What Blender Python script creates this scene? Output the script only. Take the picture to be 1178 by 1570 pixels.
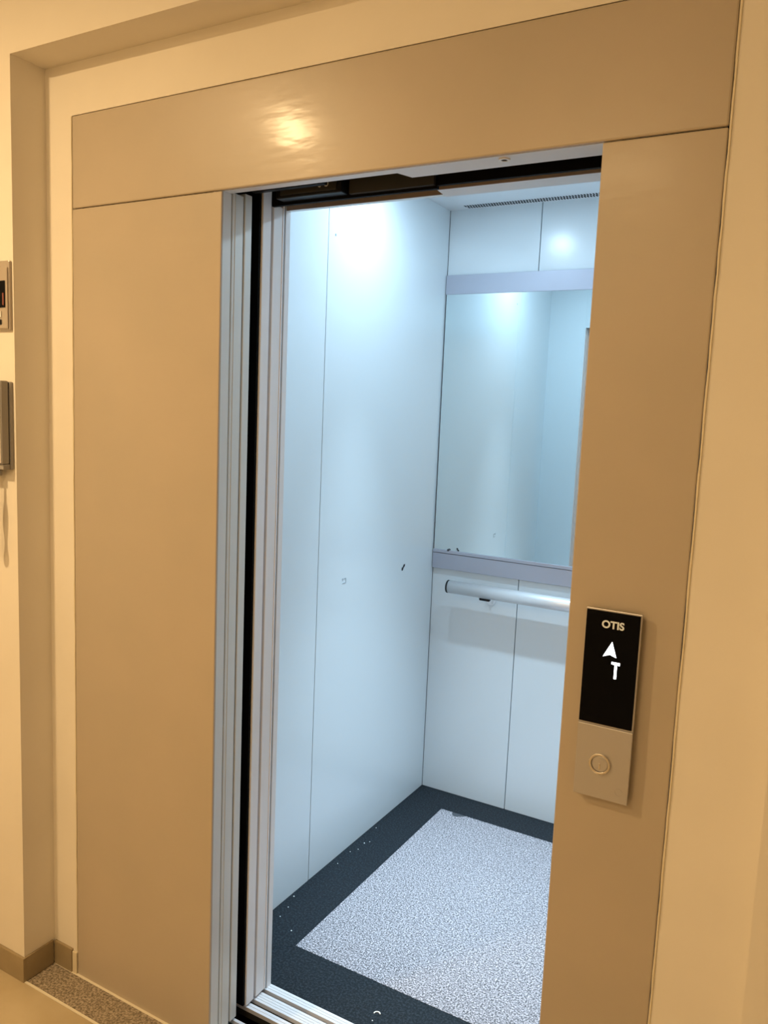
import bpy, bmesh, math, random
from mathutils import Vector, Matrix

for o in list(bpy.data.objects):
    bpy.data.objects.remove(o, do_unlink=True)
S = bpy.context.scene
C = S.collection
random.seed(7)

# ------------------------------------------------------------------ camera
cam_d = bpy.data.cameras.new('camera')
cam_d.sensor_fit = 'VERTICAL'
cam_d.sensor_height = 24.0
cam_d.lens = 24.0 * 1231.3735 / 1570.0
cam_d.clip_start = 0.02
cam = bpy.data.objects.new('camera', cam_d)
C.objects.link(cam)
Rr = Vector((0.86740164, 0.49588105, 0.04142932))
Ru = Vector((-0.09828734, 0.0891172, 0.99115979))
Rf = Vector((-0.48780529, 0.8638056, -0.12603923))
cam.matrix_world = Matrix(((Rr.x, Ru.x, -Rf.x, 1.745), (Rr.y, Ru.y, -Rf.y, -1.4299),
                           (Rr.z, Ru.z, -Rf.z, 1.6304), (0, 0, 0, 1)))
S.camera = cam

# ------------------------------------------------------------------ world and exposure
W = bpy.data.worlds.new('indoors')
S.world = W
W.use_nodes = True
W.node_tree.nodes['Background'].inputs[0].default_value = (1.0, 0.85, 0.65, 1)
W.node_tree.nodes['Background'].inputs[1].default_value = 0.0
S.view_settings.view_transform = 'Standard'
S.view_settings.look = 'None'
S.view_settings.gamma = 1.0
S.view_settings.use_curve_mapping = False
S.view_settings.exposure = 0.0

# light strengths (the lamps themselves are built below with their fixtures)
HALL_W, HALL_COL = 32.0, (1.0, 0.70, 0.36)
HALL_FILL_W = 20.0
CAR_W, CAR_GLOW_W, CAR_COL = 190.0, 5.0, (0.60, 0.82, 1.0)
CAR_Z = 2.435

# ------------------------------------------------------------------ materials
def mat(name, col, rough=0.5, metal=0.0, spec=0.5, coat=0.0, emit=None, estr=0.0):
    m = bpy.data.materials.new(name)
    m.use_nodes = True
    b = m.node_tree.nodes['Principled BSDF']
    b.inputs['Base Color'].default_value = (*col, 1)
    b.inputs['Roughness'].default_value = rough
    b.inputs['Metallic'].default_value = metal
    b.inputs['Specular IOR Level'].default_value = spec
    b.inputs['Coat Weight'].default_value = coat
    b.inputs['Coat Roughness'].default_value = 0.15
    if emit:
        b.inputs['Emission Color'].default_value = (*emit, 1)
        b.inputs['Emission Strength'].default_value = estr
    return m

def N(m, t, **kw):
    n = m.node_tree.nodes.new(t)
    for k, v in kw.items():
        setattr(n, k, v)
    return n

def L(m, a, b):
    m.node_tree.links.new(a, b)

def coords(m, scale=(1, 1, 1)):
    tc = N(m, 'ShaderNodeTexCoord')
    mp = N(m, 'ShaderNodeMapping')
    mp.inputs['Scale'].default_value = scale
    L(m, tc.outputs['Object'], mp.inputs['Vector'])
    return mp.outputs['Vector']

def add_bump(m, scale, strength, dist=0.001, stretch=(1, 1, 1), detail=3.0, coat=False):
    v = coords(m, stretch)
    n = N(m, 'ShaderNodeTexNoise')
    n.inputs['Scale'].default_value = scale
    n.inputs['Detail'].default_value = detail
    L(m, v, n.inputs['Vector'])
    b = N(m, 'ShaderNodeBump')
    b.inputs['Strength'].default_value = strength
    b.inputs['Distance'].default_value = dist
    L(m, n.outputs['Fac'], b.inputs['Height'])
    p = m.node_tree.nodes['Principled BSDF']
    L(m, b.outputs['Normal'], p.inputs['Normal'])
    if coat:
        L(m, b.outputs['Normal'], p.inputs['Coat Normal'])
    return n

def add_mottle(m, c1, c2, scale, stretch=(1, 1, 1), lo=0.35, hi=0.65, detail=4.0):
    v = coords(m, stretch)
    n = N(m, 'ShaderNodeTexNoise')
    n.inputs['Scale'].default_value = scale
    n.inputs['Detail'].default_value = detail
    L(m, v, n.inputs['Vector'])
    r = N(m, 'ShaderNodeValToRGB')
    r.color_ramp.elements[0].position = lo
    r.color_ramp.elements[0].color = (*c1, 1)
    r.color_ramp.elements[1].position = hi
    r.color_ramp.elements[1].color = (*c2, 1)
    L(m, n.outputs['Fac'], r.inputs['Fac'])
    L(m, r.outputs['Color'], m.node_tree.nodes['Principled BSDF'].inputs['Base Color'])
    return r

M = {}
M['wall'] = mat('cream_wall_paint', (0.82, 0.76, 0.66), 0.65, spec=0.3)
add_mottle(M['wall'], (0.80, 0.74, 0.64), (0.84, 0.78, 0.68), 3.0)
add_bump(M['wall'], 260, 0.10, 0.0006)
M['ceil'] = mat('white_ceiling_paint', (0.84, 0.82, 0.78), 0.8)
M['gold'] = mat('beige_enamelled_steel', (0.48, 0.41, 0.32), 0.40, spec=0.5, coat=0.14)
add_mottle(M['gold'], (0.47, 0.40, 0.31), (0.50, 0.42, 0.325), 4.0)
add_bump(M['gold'], 8.0, 0.17, 0.004, (0.9, 1, 3.0), 3.0, coat=True)
M['goldedge'] = mat('beige_caulk', (0.72, 0.63, 0.46), 0.6)
M['base'] = mat('tan_skirting_tile', (0.33, 0.26, 0.16), 0.35)
add_mottle(M['base'], (0.30, 0.235, 0.14), (0.36, 0.28, 0.17), 12.0)
M['floor'] = mat('golden_beige_floor_tile', (0.58, 0.47, 0.30), 0.18, coat=0.3)
add_mottle(M['floor'], (0.50, 0.40, 0.25), (0.57, 0.47, 0.31), 6.0)
M['grout'] = mat('pale_grout', (0.80, 0.74, 0.60), 0.8)
def speckle(name, cols, scale, rough, stretch=(1, 1, 1)):
    m = mat(name, cols[1], rough)
    v = coords(m, stretch)
    n = N(m, 'ShaderNodeTexNoise')
    n.inputs['Scale'].default_value = scale
    n.inputs['Detail'].default_value = 2.5
    n.inputs['Roughness'].default_value = 0.7
    L(m, v, n.inputs['Vector'])
    r = N(m, 'ShaderNodeValToRGB')
    e = r.color_ramp.elements
    e[0].position, e[0].color = 0.36, (*cols[0], 1)
    e[1].position, e[1].color = 0.62, (*cols[2], 1)
    k = e.new(0.49)
    k.color = (*cols[1], 1)
    L(m, n.outputs['Fac'], r.inputs['Fac'])
    L(m, r.outputs['Color'], m.node_tree.nodes['Principled BSDF'].inputs['Base Color'])
    return m
M['granite'] = speckle('speckled_grey_granite', ((0.025, 0.026, 0.03), (0.25, 0.235, 0.25), (0.72, 0.68, 0.72)), 210, 0.45)
M['black_granite'] = speckle('black_granite', ((0.004, 0.006, 0.008), (0.008, 0.012, 0.016), (0.026, 0.036, 0.046)), 150, 0.5)
M['black_granite'].node_tree.nodes['Principled BSDF'].inputs['Specular IOR Level'].default_value = 0.22
M['brown_granite'] = speckle('brown_granite', ((0.14, 0.115, 0.085), (0.28, 0.23, 0.17), (0.48, 0.40, 0.31)), 170, 0.45)
M['panel'] = mat('white_laminate_panel', (0.75, 0.81, 0.84), 0.22, spec=0.5)
add_bump(M['panel'], 2.2, 0.12, 0.004)
M['carceil'] = mat('white_ceiling_panel', (0.84, 0.86, 0.88), 0.35)
M['backing'] = mat('dark_joint_backing', (0.10, 0.12, 0.14), 0.8)
M['black'] = mat('black_steel_and_gap_shade', (0.003, 0.003, 0.0035), 0.7, spec=0.1)  # shaft parts, and the plates that stand in for gap shade
M['blackbox'] = mat('black_operator_housing', (0.010, 0.010, 0.011), 0.45, spec=0.25)
M['steel'] = mat('grey_brushed_steel', (0.74, 0.74, 0.70), 0.45, metal=0.15)
add_bump(M['steel'], 500, 0.05, 0.0004, (1, 1, 0.02))
M['steel_pale'] = mat('pale_satin_steel', (0.90, 0.88, 0.88), 0.45, metal=0.0)
M['alu'] = mat('silver_aluminium', (0.86, 0.86, 0.88), 0.4, metal=0.2)
M['mframe'] = mat('grey_mirror_trim', (0.46, 0.48, 0.56), 0.4, metal=0.25)
M['mirror'] = mat('mirror_glass', (0.80, 0.88, 0.89), 0.015, metal=1.0)
M['mdark'] = mat('dark_mirror_edge', (0.02, 0.025, 0.03), 0.5)
M['rail'] = mat('satin_handrail_tube', (0.82, 0.83, 0.84), 0.35, metal=0.45)
M['brown_hdr'] = mat('taupe_header_paint', (0.34, 0.28, 0.24), 0.5)
M['dark_hdr'] = mat('dark_track_steel', (0.035, 0.032, 0.026), 0.55)
M['hdr_white'] = mat('white_header_plate', (0.74, 0.75, 0.78), 0.4)
M['unit_steel'] = mat('satin_call_plate_steel', (0.52, 0.50, 0.49), 0.33, metal=0.6)
add_bump(M['unit_steel'], 60, 0.08, 0.001)
M['ring'] = mat('polished_button_ring', (0.72, 0.68, 0.62), 0.15, metal=1.0)
M['glassblk'] = mat('black_display_glass', (0.003, 0.003, 0.004), 0.06, spec=0.05)
M['print'] = mat('white_print', (0.80, 0.88, 0.98), 0.5, emit=(1, 1, 1), estr=0.0)
M['led'] = mat('white_led', (0.9, 0.9, 1.0), 0.5, emit=(0.93, 0.95, 1.0), estr=6.0)
M['lens'] = mat('car_lamp_lens', (1, 1, 1), 0.4, emit=CAR_COL, estr=14.0)
M['lens_hall'] = mat('hall_lamp_lens', (1, 1, 1), 0.4, emit=HALL_COL, estr=10.0)
M['phone'] = mat('grey_phone_plastic', (0.32, 0.30, 0.28), 0.45)
M['phone_face'] = mat('off_white_phone_plastic', (0.82, 0.79, 0.74), 0.4)
M['strap'] = mat('dark_twisted_strap', (0.10, 0.07, 0.05), 0.7)
M['silver'] = mat('silver_panel_plastic', (0.50, 0.44, 0.38), 0.3, metal=0.5)
M['red_reflect'] = mat('red_screen_reflection', (0.20, 0.05, 0.04), 0.2)
M['fleck'] = mat('white_paint_fleck', (0.85, 0.85, 0.83), 0.7)
M['smudge'] = mat('grey_smudge', (0.07, 0.075, 0.085), 0.7)
M['glue'] = mat('grey_glue_line', (0.32, 0.38, 0.42), 0.6)
M['white_trim'] = mat('white_lamp_trim', (0.8, 0.8, 0.8), 0.4)

# ------------------------------------------------------------------ helpers
def obj(name, bm, m, parent=None, bevel=0.0, smooth=False):
    me = bpy.data.meshes.new(name)
    if parent is not None:
        q = parent
        off = Vector((0, 0, 0))
        while q is not None:
            off += q.location
            q = q.parent
        bmesh.ops.translate(bm, verts=bm.verts, vec=-off)
    bm.normal_update()
    bm.to_mesh(me)
    bm.free()
    o = bpy.data.objects.new(name, me)
    me.materials.append(M[m])
    C.objects.link(o)
    if parent is not None:
        o.parent = parent
    if smooth:
        for f in me.polygons:
            f.use_smooth = True
    if bevel:
        bv = o.modifiers.new('bevel', 'BEVEL')
        bv.width = bevel
        bv.segments = 2
        bv.limit_method = 'ANGLE'
    return o

def tag(o, label=None, cat=None, group=None, kind=None):
    if label: o['label'] = label
    if cat: o['category'] = cat
    if group: o['group'] = group
    if kind: o['kind'] = kind
    return o

def thing(name, loc, label, cat, group=None):
    o = bpy.data.objects.new(name, None)
    o.empty_display_size = 0.05
    o.location = loc
    C.objects.link(o)
    return tag(o, label, cat, group)

def box(bm, x0, x1, y0, y1, z0, z1):
    vs = [bm.verts.new((x, y, z)) for x in (x0, x1) for y in (y0, y1) for z in (z0, z1)]
    for f in ((0, 1, 3, 2), (4, 6, 7, 5), (0, 4, 5, 1), (2, 3, 7, 6), (0, 2, 6, 4), (1, 5, 7, 3)):
        bm.faces.new([vs[i] for i in f])
    return bm

def bx(*boxes):
    bm = bmesh.new()
    for b in boxes:
        box(bm, *b)
    return bm

def prism(bm, pts, axis, a0, a1):
    """extrude a polygon: pts are 2-D in the two other axes (order x,y,z without axis)"""
    def P(p, a):
        q = list(p)
        q.insert(axis, a)
        return q
    lo = [bm.verts.new(P(p, a0)) for p in pts]
    hi = [bm.verts.new(P(p, a1)) for p in pts]
    n = len(pts)
    bm.faces.new(lo)
    bm.faces.new(hi[::-1])
    for i in range(n):
        bm.faces.new([lo[i], hi[i], hi[(i + 1) % n], lo[(i + 1) % n]])
    bmesh.ops.recalc_face_normals(bm, faces=bm.faces)
    return bm

def cyl(bm, c, r, axis, a0, a1, seg=32, r2=None):
    r2 = r if r2 is None else r2
    def P(t, rr, a):
        q = [c[0] + rr * math.cos(t), c[1] + rr * math.sin(t)]
        q.insert(axis, a)
        return q
    lo = [bm.verts.new(P(2 * math.pi * i / seg, r, a0)) for i in range(seg)]
    hi = [bm.verts.new(P(2 * math.pi * i / seg, r2, a1)) for i in range(seg)]
    bm.faces.new(lo)
    bm.faces.new(hi[::-1])
    for i in range(seg):
        bm.faces.new([lo[i], hi[i], hi[(i + 1) % seg], lo[(i + 1) % seg]])
    bmesh.ops.recalc_face_normals(bm, faces=bm.faces)
    return bm

def ring(bm, c, r0, r1, axis, a0, a1, seg=40):
    def P(t, rr, a):
        q = [c[0] + rr * math.cos(t), c[1] + rr * math.sin(t)]
        q.insert(axis, a)
        return q
    prof = [(r0, a0), (r1, a0), (r1, a1), (r0, a1)]
    rows = [[bm.verts.new(P(2 * math.pi * i / seg, *p)) for p in prof] for i in range(seg)]
    for i in range(seg):
        A, B = rows[i], rows[(i + 1) % seg]
        for k in range(4):
            bm.faces.new([A[k], B[k], B[(k + 1) % 4], A[(k + 1) % 4]])
    bmesh.ops.recalc_face_normals(bm, faces=bm.faces)
    return bm

# dimensions (metres). Y = 0 is the face of the elevator surround, +Y goes into the car
XL, XR, XE = 0.4897, 1.3376, 1.5377        # opening left / right, surround right edge
H, ZT = 2.10, 2.3225                       # opening head, surround top
NL, NR, NZ, ND = -0.1004, 1.694, 2.4483, 0.0998   # niche
HX0, HX1, HY0, HZ = -1.45, 3.10, -2.75, 2.73       # hall
CX0, CX1, CY0, CY1 = 0.282, 1.382, 0.262, 1.603    # car interior

# ------------------------------------------------------------------ hall structure
wf = bx((HX0, NL, -ND, 0.03, 0, HZ), (NR, HX1, -ND, 0.03, 0, HZ), (NL, NR, -ND, 0.03, NZ, HZ),
        (NL, -0.0015, 0.0, 0.03, 0, NZ), (XE + 0.0015, NR, 0.0, 0.03, 0, NZ), (-0.0015, XE + 0.0015, 0.0, 0.03, ZT + 0.0015, NZ))
tag(obj('wall_front', wf, 'wall'), 'cream painted hall wall with a shallow niche around the elevator entrance', kind='structure')
tag(obj('wall_left', bx((HX0 - 0.1, HX0, HY0, 0.03, 0, HZ)), 'wall'), kind='structure')
tag(obj('wall_right', bx((HX1, HX1 + 0.1, HY0, 0.03, 0, HZ)), 'wall'), kind='structure')
tag(obj('wall_back', bx((HX0 - 0.1, HX1 + 0.1, HY0 - 0.1, HY0, 0, HZ)), 'wall'), kind='structure')
tag(obj('ceiling', bx((HX0 - 0.1, HX1 + 0.1, HY0 - 0.1, 0.03, HZ, HZ + 0.1)), 'ceil'), kind='structure')
# hall floor in tiles of 0.6 m with pale joints
fl = tag(obj('floor', bx((HX0, HX1, HY0, -ND, -0.06, -0.004)), 'grout'), 'glossy golden beige tiled hall floor', kind='structure')
ty = -ND - 0.006
tile_cache = {}
while ty > HY0 + 0.05:
    y0 = max(ty - 0.6, HY0)
    tx = HX0
    while tx < HX1 - 0.05:
        x1 = min(tx + 0.6, HX1)
        key = (round(x1 - tx, 3), round(ty - y0, 3))
        if key in tile_cache:
            o = bpy.data.objects.new('floor_tile', tile_cache[key])
            C.objects.link(o)
            o.parent = fl
        else:
            o = obj('floor_tile', bx((0, x1 - tx, 0, ty - y0, 0, 0.004)), 'floor', None)
            o.parent = fl
            tile_cache[key] = o.data
        o.location = (tx, y0, -0.004)
        tx = x1 + 0.003
    ty = y0 - 0.003
# skirting
tag(obj('baseboard_left', bx((HX0, NL + 0.006, -ND - 0.008, -ND, 0, 0.072), (NL, NL + 0.006, -ND, -0.008, 0, 0.072)), 'base', bevel=0.001), kind='structure')
tag(obj('baseboard_niche', bx((NL + 0.0075, -0.020, -0.008, 0.0, 0, 0.071)), 'base', bevel=0.001), kind='structure')
tag(obj('baseboard_right', bx((NR - 0.006, HX1, -ND - 0.008, -ND, 0, 0.072), (NR - 0.006, NR, -ND, -0.008, 0, 0.072)), 'base', bevel=0.001), kind='structure')
tag(obj('trim_1', bx((-0.019, -0.0015, -0.006, 0.0, 0, 0.066)), 'goldedge', bevel=0.002), kind='structure')
th = thing('threshold_slab', (0.8, -0.05, 0), 'speckled brown granite slab on the floor in front of the elevator surround', 'threshold')
obj('slab', bx((NL + 0.007, NR - 0.007, -ND + 0.002, -0.009, -0.05, 0.001)), 'brown_granite', th)
obj('grout_joint', bx((NL + 0.007, NR - 0.007, -0.0087, -0.0005, -0.05, 0.0014)), 'grout', th)
obj('grout_joint', bx((NL + 0.001, NR - 0.001, -ND - 0.0055, -ND + 0.0015, -0.05, 0.0012)), 'grout', th)

# ------------------------------------------------------------------ elevator surround
sr = thing('elevator_surround', (0.77, 0, 0), 'beige enamelled steel surround framing the open elevator doorway', 'door frame')
obj('lintel_panel', bx((0, XE, -0.002, 0.0063, H + 0.0006, ZT)), 'gold', sr, bevel=0.0035)
obj('side_panel', bx((0.0, XL, -0.002, 0.006, 0.0, H - 0.0012)), 'gold', sr, bevel=0.0025)
obj('side_panel', bx((XR, XE, -0.002, 0.006, 0.0, H - 0.0012)), 'gold', sr, bevel=0.0025)
for cx0, cx1 in ((-0.0060, -0.0012), (XE + 0.0008, XE + 0.0050)):
    cb = bmesh.new()
    zz = [0.07 + (ZT - 0.07) * k / 60 for k in range(61)]
    prs = []
    for z in zz:
        j, q = random.uniform(-0.0007, 0.0007), random.uniform(0.0006, 0.0018)
        prs.append([cb.verts.new(p) for p in ((cx0 + j, -0.0003, z), (cx0 + j + 0.0008, -q, z), (cx1 - 0.001 + j * 0.4, -q - 0.0010, z), (cx1, -0.0005, z))])
    for A, B in zip(prs, prs[1:]):
        for k in range(3):
            cb.faces.new([A[k], A[k + 1], B[k + 1], B[k]])
    obj('caulk_bead', cb, 'goldedge', sr)
obj('jamb', bx((XL - 0.035, XL - 0.002, 0.0065, 0.034, 0.0, H)), 'steel', sr)
obj('jamb', bx((XR, XR + 0.03, 0.0065, 0.030, 0.0, H)), 'steel', sr)
hp = bmesh.new()
prism(hp, [(XL - 0.03, 0.0065), (XR + 0.03, 0.0065), (XR + 0.03, 0.069), (0.932, 0.069), (0.918, 0.031), (XL - 0.03, 0.031)], 2, H + 0.0005, H + 0.003)
head = obj('head_plate', hp, 'hdr_white', sr)
head['label'] = 'pale grey plate under the lintel with a slanted step'
sn = ring(bmesh.new(), (1.148, 0.026), 0.006, 0.011, 2, H - 0.002, H + 0.0003)
obj('sensor_ring', sn, 'white_trim', head)
obj('sensor_eye', cyl(bmesh.new(), (1.148, 0.026), 0.0055, 2, H - 0.001, H + 0.0003), 'black', head)
obj('track_cover', bx((-0.35, XR + 0.4, 0.032, 0.036, H + 0.06, H + 0.3), (-0.35, XR + 0.4, 0.036, 0.12, H + 0.29, H + 0.30)), 'black', sr)
obj('shaft_face', bx((-0.35, -0.002, 0.0305, 0.034, 0, H + 0.06)), 'black', sr)

# landing door, two telescopic leaves parked behind the surround panel
ld = thing('sliding_door', (0.25, 0.07, 0), 'grey steel sliding landing door slid open behind beige side panel', 'door')
ld['kind'] = 'thing'
def leaf(parent, x0, x1, y0, y1, z1, m, ribs=()):
    o = obj('door_leaf', bx((x0, x1, y0, y1, 0.006, z1)), m, parent, bevel=0.0015)
    for ry in ribs:
        obj('edge_rib', bx((x1 - 0.001, x1 + 0.0012, ry - 0.0012, ry + 0.0012, 0.008, z1 - 0.002)), m, o)
    return o
leaf(ld, XL - 0.47, XL - 0.004, 0.0405, 0.0790, H + 0.006, 'steel', (0.051,))
leaf(ld, XL - 0.45, XL - 0.004, 0.0850, 0.1100, H + 0.014, 'steel')
obj('back_shade_plate', bx((XL - 0.44, XL - 0.022, 0.1102, 0.112, 0.01, H)), 'black', ld)  # black sheet in place of the shade behind the landing leaves
# car door
cd = thing('sliding_door', (0.25, 0.19, 0), 'pale steel sliding car door slid open beyond the black gap', 'door')
cd['kind'] = 'thing'
leaf(cd, XL - 0.47, 0.485, 0.1525, 0.1845, 2.145, 'steel_pale')
leaf(cd, XL - 0.45, 0.485, 0.1940, 0.2340, 2.115, 'steel_pale')
obj('edge_lip', bx((0.476, 0.4865, 0.2300, 0.2343, 0.008, 2.126)), 'steel_pale', cd)
sl = obj('front_shade_plate', bx((XL - 0.47, 0.4800, 0.1450, 0.1520, 0.008, 2.14)), 'black', cd)  # black plate added so the door gap reads as deep shade
sl['label'] = 'black plate standing in for shade on the shaft side of the door'
obj('guide_bar', bx((0.445, 0.452, 0.134, 0.1445, 1.98, 2.085), (0.452, 0.458, 0.136, 0.1445, 1.95, 1.99)), 'blackbox', cd)

# door operator over the gap
op = thing('door_operator', (0.65, 0.13, 2.1), 'black door operator box hanging under the lintel above the doorway gap', 'door mechanism')
obj('housing', bx((0.548, 0.728, 0.118, 0.150, 2.104, 2.142)), 'blackbox', op, bevel=0.002)
obj('face_plate', bx((0.562, 0.716, 0.1155, 0.1178, 2.110, 2.137)), 'dark_hdr', op, bevel=0.0008)
obj('bolt', cyl(bmesh.new(), (0.690, 2.124), 0.006, 1, 0.112, 0.1154, 16), 'steel', op)
obj('bolt', cyl(bmesh.new(), (0.672, 2.122), 0.004, 1, 0.113, 0.1154, 16), 'steel', op)
obj('track_beam', bx((0.512, 0.948, 0.1505, 0.160, 2.098, 2.40), (0.948, 1.7, 0.1505, 0.160, 2.1045, 2.40)), 'black', op)
obj('track_rail', bx((0.735, 0.945, 0.140, 0.150, 2.104, 2.16)), 'dark_hdr', op)
obj('hanger_arm', bx((0.50, 0.70, 0.09, 0.104, 2.117, 2.126)), 'blackbox', op)

# sills
def sill(name, y0, treads, x0, x1, label):
    s = thing(name, ((x0 + x1) / 2, y0, 0), label, 'sill')
    obj('sill_bed', bx((x0, x1, treads[0][0], treads[-1][1], -0.03, -0.012)), 'dark_hdr', s)
    for a, b in treads:
        n = max(1, int(round((b - a) / 0.008)))
        bm = bmesh.new()
        for i in range(n):
            u0, u1 = a + (b - a) * i / n, a + (b - a) * (i + 1) / n
            box(bm, x0, x1, u0 + (0.0006 if i else 0), u1 - (0.0006 if i < n - 1 else 0), -0.0118, 0.0)
        obj('tread', bm, 'alu', s)
    return s
sill('landing_sill', 0.05, [(0.007, 0.032), (0.044, 0.066), (0.076, 0.084), (0.100, 0.108)], XL - 0.02, XR + 0.02, 'grooved silver aluminium sill at the doorway beside beige panel')
sill('car_sill', 0.2, [(0.156, 0.174), (0.190, 0.224), (0.237, 0.2635)], 0.30, 1.375, 'ribbed silver aluminium sill along the edge of black car floor')

# ------------------------------------------------------------------ elevator car
def panel_wall(name, label, backing, panels, m='panel'):
    w = obj(name, bx(backing), 'backing')
    tag(w, label, kind='structure')
    for p in panels:
        obj('wall_panel', bx(p), m, w, bevel=0.0012)
    return w
g = 0.0016
T = 0.012
z0, z1 = 0.0, CAR_Z + 0.02
panel_wall('wall_car_left', 'white laminate wall of the elevator car with one upright joint', (CX0 - 0.03, CX0 - T, 0.236, CY1 + 0.03, -0.02, z1),
           [(CX0 - T, CX0, CY0, 0.735 - g, z0, z1), (CX0 - T, CX0, 0.735 + g, CY1 - 0.001, z0, z1)])
panel_wall('wall_car_back', 'white laminate rear wall of the elevator car', (CX0 - 0.012, CX1 + 0.012, CY1 + T, CY1 + 0.03, -0.02, z1),
           [(CX0 + 0.001, 0.667 - g, CY1, CY1 + T, z0, z1), (0.667 + g, 1.052 - g, CY1, CY1 + T, z0, z1), (1.052 + g, CX1 - 0.001, CY1, CY1 + T, z0, z1)])
panel_wall('wall_car_right', 'white laminate wall of the elevator car behind beige panel', (CX1 + T, CX1 + 0.03, 0.236, CY1 + 0.03, -0.02, z1),
           [(CX1, CX1 + T, CY0, 0.735 - g, z0, z1), (CX1, CX1 + T, 0.735 + g, CY1 - 0.001, z0, z1)])
# front return and transom
HZC = 2.112
fr = obj('wall_car_front', bx((CX0 - T, 0.4830, 0.2430, CY0, 0.0, z1)), 'panel')
tag(fr, 'white inner front of the elevator car beside the doorway', kind='structure')
obj('return_edge', bx((0.4832, 0.4850, 0.2435, CY0 - 0.0004, 0.0, HZC)), 'steel_pale', fr)
obj('return_panel', bx((XR + 0.002, CX1 + T, 0.2430, CY0, 0.0, z1)), 'panel', fr)
obj('transom_panel', bx((0.4832, XR + 0.0018, 0.2475, CY0, HZC + 0.0002, z1)), 'panel', fr)
obj('transom_face', bx((0.4855, XR + 0.0018, 0.2455, 0.2473, HZC, z1)), 'brown_hdr', fr)
lp = bmesh.new()
prism(lp, [(0.922, 0.205), (XR + 0.0015, 0.205), (XR + 0.0015, 0.262), (0.916, 0.262)], 2, HZC - 0.0015, HZC - 0.0003)
lip = obj('header_lip', lp, 'hdr_white', fr)
obj('lip_face', bx((0.9225, XR + 0.0015, 0.203, 0.2048, HZC - 0.0015, HZC + 0.0115)), 'brown_hdr', fr)
# ceiling
cc = obj('ceiling_car', bx((CX0 + 0.0005, CX1 - 0.0005, CY0 + 0.0005, CY1 - 0.0005, CAR_Z, CAR_Z + 0.018)), 'carceil')
tag(cc, 'white ceiling panel of the elevator car', kind='structure')
vb = bmesh.new()
i = 0
x = 0.368
while x < 1.30:
    for k, yy in enumerate((1.556, 1.579)):
        xx = x + k * 0.0055
        box(vb, xx - 0.0030, xx + 0.0030, yy - 0.010, yy + 0.010, CAR_Z - 0.0006, CAR_Z + 0.001)
    x += 0.011
vent = obj('vent_perforation', vb, 'black', cc)
tag(vent, 'row of small dark vent holes along the rear edge', kind='stuff')
# car floor: mitred black border with a grey granite inlay
IX0, IX1, IY0, IY1 = 0.447, 1.217, 0.434, 1.457
fc = obj('floor_car', bx((CX0 - T, CX1 + T, 0.2642, CY1 + T, -0.03, -0.012)), 'backing')
tag(fc, 'elevator car floor of grey granite with black border', kind='structure')
F0, F1, G0, G1 = CX0 + 0.0005, CX1 - 0.0005, 0.2642, CY1 - 0.0005
e = 0.0007
for pts in ([(F0, G0), (F1, G0), (IX1, IY0), (IX0, IY0)], [(F1, G1), (F0, G1), (IX0, IY1), (IX1, IY1)],
            [(F0, G1 - e), (F0, G0 + e * 2), (IX0 - e, IY0 + e), (IX0 - e, IY1 - e)], [(F1, G0 + e * 2), (F1, G1 - e), (IX1 + e, IY1 - e), (IX1 + e, IY0 + e)]):
    obj('border_slab', prism(bmesh.new(), pts, 2, -0.012, 0.0), 'black_granite', fc)
obj('granite_inlay', bx((IX0, IX1, IY0 + e, IY1 - e, -0.012, 0.0003)), 'granite', fc)
dp = obj('chipped_patch', prism(bmesh.new(), [(0.498, 1.4565), (0.505, 1.436), (0.518, 1.428), (0.536, 1.436), (0.552, 1.449), (0.560, 1.4565)], 2, 0.0002, 0.0006), 'smudge', fc)
dp['label'] = 'dark grey patch on the rear edge of the granite'

# mirror
mr = thing('wall_mirror', (0.83, CY1, 0.979), 'wide mirror with grey trim on the rear wall above silver handrail', 'mirror')
mx0, mx1, my = 0.2885, CX1 - 0.0065, CY1 - 0.0105
obj('backing_board', bx((mx0 - 0.0045, mx1 + 0.0045, my + 0.004, CY1 - 0.0002, 0.979, 2.18)), 'mdark', mr)
obj('mirror_glass', bx((mx0, mx1, my, my + 0.0038, 1.050, 2.108)), 'mirror', mr)
obj('trim_band', bx((mx0 - 0.0035, mx1 + 0.0035, my - 0.003, my + 0.0039, 2.104, 2.180)), 'mframe', mr, bevel=0.001)
obj('trim_band', bx((mx0 - 0.0035, mx1 + 0.0035, my - 0.003, my + 0.0039, 0.979, 1.044)), 'mframe', mr, bevel=0.001)
obj('glazing_bead', bx((mx0 - 0.0035, mx1 + 0.0035, my - 0.0055, my + 0.0002, 1.0455, 1.0595)), 'mframe', mr, bevel=0.002)
obj('mirror_clip', cyl(bmesh.new(), (0.357, 1.061), 0.005, 1, my - 0.008, my - 0.0003, 16), 'smudge', mr)

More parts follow.
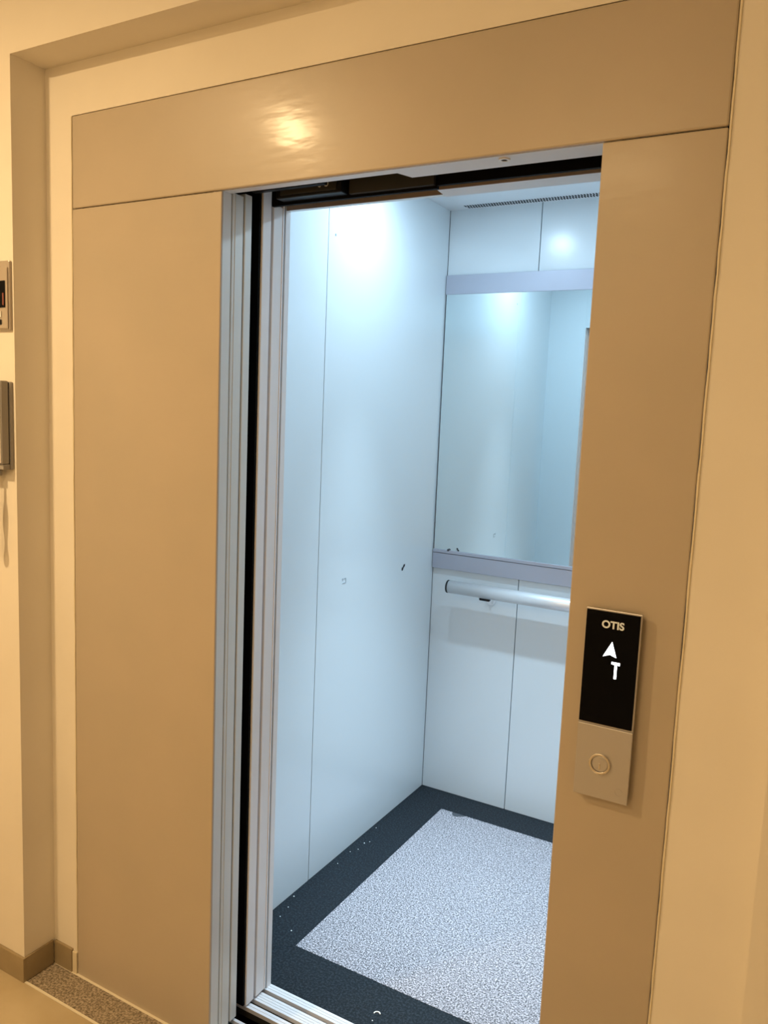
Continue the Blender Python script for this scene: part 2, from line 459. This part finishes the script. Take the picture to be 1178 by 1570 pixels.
# handrail
hr = thing('handrail', (0.83, 1.53, 0.92), 'round silver handrail on the rear wall below the mirror', 'handrail')
RY, RZ, RR = 1.531, 0.921, 0.0265
obj('rail', cyl(bmesh.new(), (RY, RZ), RR, 0, 0.396, 1.268, 48), 'rail', hr, smooth=False)
for f in hr.children[0].data.polygons:
    f.use_smooth = len(f.vertices) == 4
for a, b in ((0.389, 0.3955), (1.2685, 1.275)):
    obj('end_cap', cyl(bmesh.new(), (RY, RZ), RR + 0.0004, 0, a, b, 48), 'blackbox', hr)
for bxx in (0.555, 1.11):
    bk = obj('bracket', bx((bxx - 0.022, bxx + 0.022, RY - 0.008, RY + 0.010, RZ - RR - 0.009, RZ - RR + 0.003)), 'blackbox', hr, bevel=0.003)
    obj('bracket_arm', bx((bxx - 0.007, bxx + 0.007, RY + 0.002, CY1 - 0.0125, RZ - RR - 0.0085, RZ - RR - 0.002),
                          (bxx - 0.007, bxx + 0.007, CY1 - 0.0125, CY1 - 0.0035, RZ - RR - 0.032, RZ - RR - 0.002)), 'rail', bk)
    obj('wall_plate', cyl(bmesh.new(), (bxx, RZ - RR - 0.02), 0.02, 1, CY1 - 0.0035, CY1 - 0.0002, 24), 'rail', bk)

# lamps in the car ceiling
def lamp_light(name, kind, loc, col, watts, radius, parent, angle=None, blend=1.0):
    d = bpy.data.lights.new(name, kind)
    d.energy = watts
    d.color = col
    if kind == 'SPOT':
        d.spot_size = angle
        d.spot_blend = blend
        d.shadow_soft_size = radius
    elif kind == 'AREA':
        d.shape = 'DISK'
        d.size = radius * 2
    else:
        d.shadow_soft_size = radius
    o = bpy.data.objects.new(name, d)
    C.objects.link(o)
    o.parent = parent
    o.location = Vector(loc) - parent.location
    return o
for lx, lab in ((0.53, 'round recessed downlight in car ceiling near the jointed white wall'), (1.134, 'round recessed downlight in car ceiling near the hidden white wall')):
    t = thing('car_downlight', (lx, 0.92, CAR_Z), lab, 'ceiling light', 'downlights in the elevator car ceiling')
    obj('trim_ring', ring(bmesh.new(), (lx, 0.92), 0.036, 0.048, 2, CAR_Z - 0.004, CAR_Z - 0.0003), 'white_trim', t)
    obj('lens', cyl(bmesh.new(), (lx, 0.92), 0.0355, 2, CAR_Z - 0.0025, CAR_Z - 0.0003), 'lens', t)
    sp = lamp_light('lamp', 'SPOT', (lx, 0.92, CAR_Z - 0.006), CAR_COL, CAR_W, 0.03, t, math.radians(54), 1.0)
    sp.rotation_euler[1] = math.radians(-8 if lx < 0.8 else 8)   # swivelled towards the middle of the car
    lamp_light('glow', 'AREA', (lx, 0.92, CAR_Z - 0.005), CAR_COL, CAR_GLOW_W, 0.034, t)

# lamps in the hall ceiling: a round downlight and, behind the viewer, an added, unseen square fill light
lx, ly = -0.28, -1.29
t = thing('hall_downlight', (lx, ly, HZ), 'round warm recessed downlight in hall ceiling near the wall phone', 'ceiling light')
obj('trim_ring', ring(bmesh.new(), (lx, ly), 0.062, 0.080, 2, HZ - 0.006, HZ - 0.0003), 'white_trim', t)
obj('lens', cyl(bmesh.new(), (lx, ly), 0.0615, 2, HZ - 0.004, HZ - 0.0003), 'lens_hall', t)
lamp_light('lamp', 'AREA', (lx, ly, HZ - 0.007), HALL_COL, HALL_W, 0.06, t)
lx, ly = 0.7, -2.3
t = thing('added_fill_light', (lx, ly, HZ), 'added square warm fill light in hall ceiling behind the viewer', 'ceiling light')
obj('frame', bx((lx - 0.32, lx + 0.32, ly - 0.32, ly - 0.3, HZ - 0.012, HZ - 0.0003), (lx - 0.32, lx + 0.32, ly + 0.3, ly + 0.32, HZ - 0.012, HZ - 0.0003),
                (lx - 0.32, lx - 0.3, ly - 0.3, ly + 0.3, HZ - 0.012, HZ - 0.0003), (lx + 0.3, lx + 0.32, ly - 0.3, ly + 0.3, HZ - 0.012, HZ - 0.0003)), 'white_trim', t)
obj('diffuser', bx((lx - 0.2995, lx + 0.2995, ly - 0.2995, ly + 0.2995, HZ - 0.008, HZ - 0.0003)), 'white_trim', t)
pl = lamp_light('lamp', 'AREA', (lx, ly, HZ - 0.013), HALL_COL, HALL_FILL_W, 0.3, t)
pl.data.shape = 'SQUARE'
pl.data.size = 0.58

# ------------------------------------------------------------------ call station on the surround
UF = -0.020
cs = thing('call_station', (1.4235, -0.002, 0.945), 'slim wall call station with black display and steel push button on beige panel', 'elevator button')
ux0, ux1, uz0, uz1 = 1.3745, 1.4725, 0.9455, 1.2955
obj('back_box', bx((ux0 + 0.006, ux1 - 0.006, -0.0125, -0.0022, uz0 + 0.006, uz1 - 0.006)), 'blackbox', cs)
obj('face_plate', bx((ux0, ux1, UF, -0.0127, uz0, 1.0810)), 'unit_steel', cs, bevel=0.001)
fp = obj('display_frame', bx((ux0, ux1, UF + 0.0012, -0.0127, 1.0815, uz1)), 'unit_steel', cs, bevel=0.001)
gl = obj('display_glass', bx((ux0 + 0.0012, ux1 - 0.0025, UF - 0.0006, UF + 0.0011, 1.0850, uz1 - 0.003)), 'glassblk', cs)
def flat(name, polys, m, parent, y0, t=0.0005):
    bm = bmesh.new()
    for p in polys:
        prism(bm, p, 1, y0 - t, y0)
    return obj(name, bm, m, parent)
gy = UF - 0.0007
ar = flat('up_arrow', [[(1.4245, 1.2395), (1.4100, 1.2110), (1.4215, 1.2158), (1.4335, 1.2120)]], 'led', gl, gy)
ar['label'] = 'glowing white up arrow'
tt = flat('letter', [[(1.4262, 1.2035), (1.4408, 1.2035), (1.4408, 1.1985), (1.4262, 1.1993)], [(1.4318, 1.1992), (1.4360, 1.1992), (1.4360, 1.1735), (1.4318, 1.1735)]], 'led', gl, gy)
tt['label'] = 'glowing white letter T'
def text_mesh(name, txt, size, cx, cz, y, m, parent, bold=0.0):
    cu = bpy.data.curves.new('tmp_text', 'FONT')
    cu.body = txt
    cu.size = size
    cu.align_x = 'CENTER'
    cu.align_y = 'CENTER'
    cu.offset = bold
    cu.extrude = 0.0002
    to = bpy.data.objects.new('tmp_text', cu)
    C.objects.link(to)
    dg = bpy.context.evaluated_depsgraph_get()
    me = bpy.data.meshes.new_from_object(to.evaluated_get(dg))
    bpy.data.objects.remove(to, do_unlink=True)
    bm = bmesh.new()
    bm.from_mesh(me)
    bmesh.ops.transform(bm, matrix=Matrix.Translation((cx, y, cz)) @ Matrix.Rotation(math.pi / 2, 4, 'X'), verts=bm.verts)
    return obj(name, bm, m, parent)
tx = text_mesh('brand_lettering', 'OTIS', 0.0185, 1.4235, 1.2690, gy - 0.0001, 'print', gl, 0.0006)
tx['label'] = 'small white printed word OTIS'
bt = obj('push_button', cyl(bmesh.new(), (1.4195, 1.0115), 0.0145, 1, UF - 0.0025, UF - 0.0003, 40), 'unit_steel', cs, bevel=0.0008)
obj('button_ring', ring(bmesh.new(), (1.4195, 1.0115), 0.0150, 0.0195, 1, UF - 0.0042, UF - 0.0003), 'ring', bt, bevel=0.0012)
obj('tactile_mark', bx((1.4180, 1.4205, UF - 0.0034, UF - 0.0024, 1.002, 1.013)), 'ring', bt)
obj('key_switch', ring(bmesh.new(), (1.456, 0.966), 0.0058, 0.0070, 1, UF - 0.0005, UF + 0.0001), 'unit_steel', cs)

# ------------------------------------------------------------------ wall phone and entry panel on the hall wall
WY = -ND
ph = thing('wall_phone', (-0.155, WY, 1.43), 'grey intercom wall phone on the cream wall at the niche corner', 'intercom')
obj('base_plate', bx((-0.196, -0.1075, WY - 0.0095, WY - 0.0003, 1.437, 1.662)), 'phone', ph, bevel=0.003)
bdy = obj('handset', bx((-0.194, -0.1105, WY - 0.034, WY - 0.012, 1.452, 1.664)), 'phone', ph, bevel=0.003)
obj('handset_face', bx((-0.1915, -0.113, WY - 0.0365, WY - 0.0342, 1.455, 1.661)), 'phone_face', bdy, bevel=0.001)
obj('cradle', bx((-0.192, -0.111, WY - 0.030, WY - 0.0097, 1.4375, 1.4515)), 'phone', ph, bevel=0.002)
obj('cord_socket', bx((-0.175, -0.140, WY - 0.032, WY - 0.012, 1.420, 1.4372)), 'phone', ph, bevel=0.002)
# twisted strap hanging below the handset
sb = bmesh.new()
prof = [(1.4195, .0045), (1.400, .006), (1.385, .005), (1.365, .009), (1.345, .0112), (1.325, .0112), (1.300, .0085), (1.285, .006), (1.272, .0055),
        (1.258, .0075), (1.245, .0108), (1.230, .0115), (1.222, .010), (1.217, .006)]
rows = []
for z, hw in prof:
    hh = 0.0035
    sx, sy = -0.1515, WY - 0.030
    rows.append([sb.verts.new((sx + hw * math.cos(a), sy + hh * math.sin(a), z)) for a in [k * math.pi / 6 for k in range(12)]])
for r0, r1 in zip(rows, rows[1:]):
    for k in range(12):
        sb.faces.new([r0[k], r0[(k + 1) % 12], r1[(k + 1) % 12], r1[k]])
sb.faces.new(rows[0][::-1])
sb.faces.new(rows[-1])
bmesh.ops.recalc_face_normals(sb, faces=sb.faces)
obj('cord', sb, 'strap', ph, smooth=True)
ep = thing('entry_panel', (-0.165, WY, 1.788), 'silver framed entry panel with dark screen on the cream wall above wall phone', 'intercom')
obj('panel_body', bx((-0.230, -0.1055, WY - 0.008, WY - 0.0003, 1.790, 1.962)), 'silver', ep, bevel=0.003)
obj('bezel', bx((-0.226, -0.109, WY - 0.0125, WY - 0.0082, 1.7945, 1.945)), 'silver', ep, bevel=0.0015)
obj('screen', bx((-0.215, -0.1165, WY - 0.0140, WY - 0.0127, 1.846, 1.912)), 'glassblk', ep)
obj('screen_reflection', bx((-0.1255, -0.1195, WY - 0.0148, WY - 0.0141, 1.852, 1.882)), 'red_reflect', ep, bevel=0.0003)  # red reflection on the screen, put in as a coloured plate
obj('button', bx((-0.150, -0.132, WY - 0.0150, WY - 0.0126, 1.822, 1.838)), 'phone_face', ep, bevel=0.001)
obj('button', bx((-0.150, -0.132, WY - 0.0150, WY - 0.0126, 1.804, 1.817)), 'blackbox', ep, bevel=0.001)

# ------------------------------------------------------------------ small marks
def fleck_mesh(s):
    bm = bmesh.new()
    n = 6
    pts = [((0.7 + 0.5 * random.random()) * s * math.cos(k * 2 * math.pi / n), (0.5 + 0.5 * random.random()) * s * math.sin(k * 2 * math.pi / n)) for k in range(n)]
    prism(bm, pts, 2, 0.0, s * 0.35)
    me = bpy.data.meshes.new('paint_fleck')
    bm.to_mesh(me)
    bm.free()
    me.materials.append(M['fleck'])
    return me
fm = [fleck_mesh(0.0022), fleck_mesh(0.0030)]
FL = [(0.394, 0.484, 1, 'bright white paint fleck alone on the black floor border near the sill'),
      (0.295, 0.633, 1, 'white paint fleck touching the foot of the jointed white car wall'),
      (0.314, 0.575, 0, 'pale paint fleck between the lone bright fleck and the car wall foot'),
      (0.322, 0.522, 0, 'faint paint fleck nearest the door edge on the black floor border'),
      (0.310, 0.879, 0, 'single pale paint fleck midway along the black border beside the car wall'),
      (0.306, 0.970, 0, 'faint paint fleck just in front of the close pair of flecks'),
      (0.322, 1.000, 0, 'tiny paint fleck immediately before the close pair, farther from the wall'),
      (0.319, 1.050, 1, 'brighter fleck of the close pair on the black floor border'),
      (0.331, 1.070, 0, 'dimmer fleck of the close pair on the black floor border'),
      (0.300, 1.172, 0, 'pale paint fleck closest to the rear corner on the black border'),
      (0.798, 0.300, 0, 'dim grey fleck beside the curled white scrap on black floor')]
for fx, fy, k, lab in FL:
    o = bpy.data.objects.new('paint_fleck', fm[k])
    C.objects.link(o)
    o.location = (fx, fy, 0.0001)
    o.rotation_euler[2] = random.random() * 6
    tag(o, lab, 'debris', 'white flecks on the black border')
pb = bmesh.new()
for a in range(7):
    t0, t1 = 3.4 - a * 0.42, 3.4 - (a + 1) * 0.42
    w0, w1 = 0.0022, 0.0022
    prism(pb, [(0.010 * math.cos(t0), 0.010 * math.sin(t0)), (0.010 * math.cos(t1), 0.010 * math.sin(t1)), (0.0072 * math.cos(t1), 0.0072 * math.sin(t1)), (0.0072 * math.cos(t0), 0.0072 * math.sin(t0))], 2, 0.0001, 0.002)
bmesh.ops.translate(pb, verts=pb.verts, vec=(0.797, 0.326, 0))
tag(obj('paint_curl', pb, 'fleck'), 'curled white scrap on the black floor border near the sill', 'debris')
wx = CX0 + 0.0002
nick = bmesh.new()
prism(nick, [(1.320, 1.006), (1.328, 1.004), (1.335, 1.014), (1.345, 1.020), (1.346, 1.028), (1.336, 1.027), (1.330, 1.018), (1.322, 1.016)], 0, wx, wx + 0.0015)
tag(obj('scuff_mark', nick, 'mdark'), 'small black scuff on white car wall beside the rear corner', 'mark')
stk = bx((wx, wx + 0.0006, 0.888, 0.910, 1.0255, 1.0275), (wx, wx + 0.0006, 0.908, 0.910, 1.0275, 1.043), (wx, wx + 0.0006, 0.893, 0.908, 1.041, 1.043), (wx, wx + 0.0006, 0.885, 0.889, 1.036, 1.044))
tag(obj('sticker_outline', stk, 'glue'), 'faint square glue outline on white car wall', 'mark')
dot = cyl(bmesh.new(), (0.775, 2.175), 0.004, 0, wx, wx + 0.001, 12)
tag(obj('wall_plug', dot, 'glue'), 'tiny grey plug high on white car wall near the upright joint', 'mark')
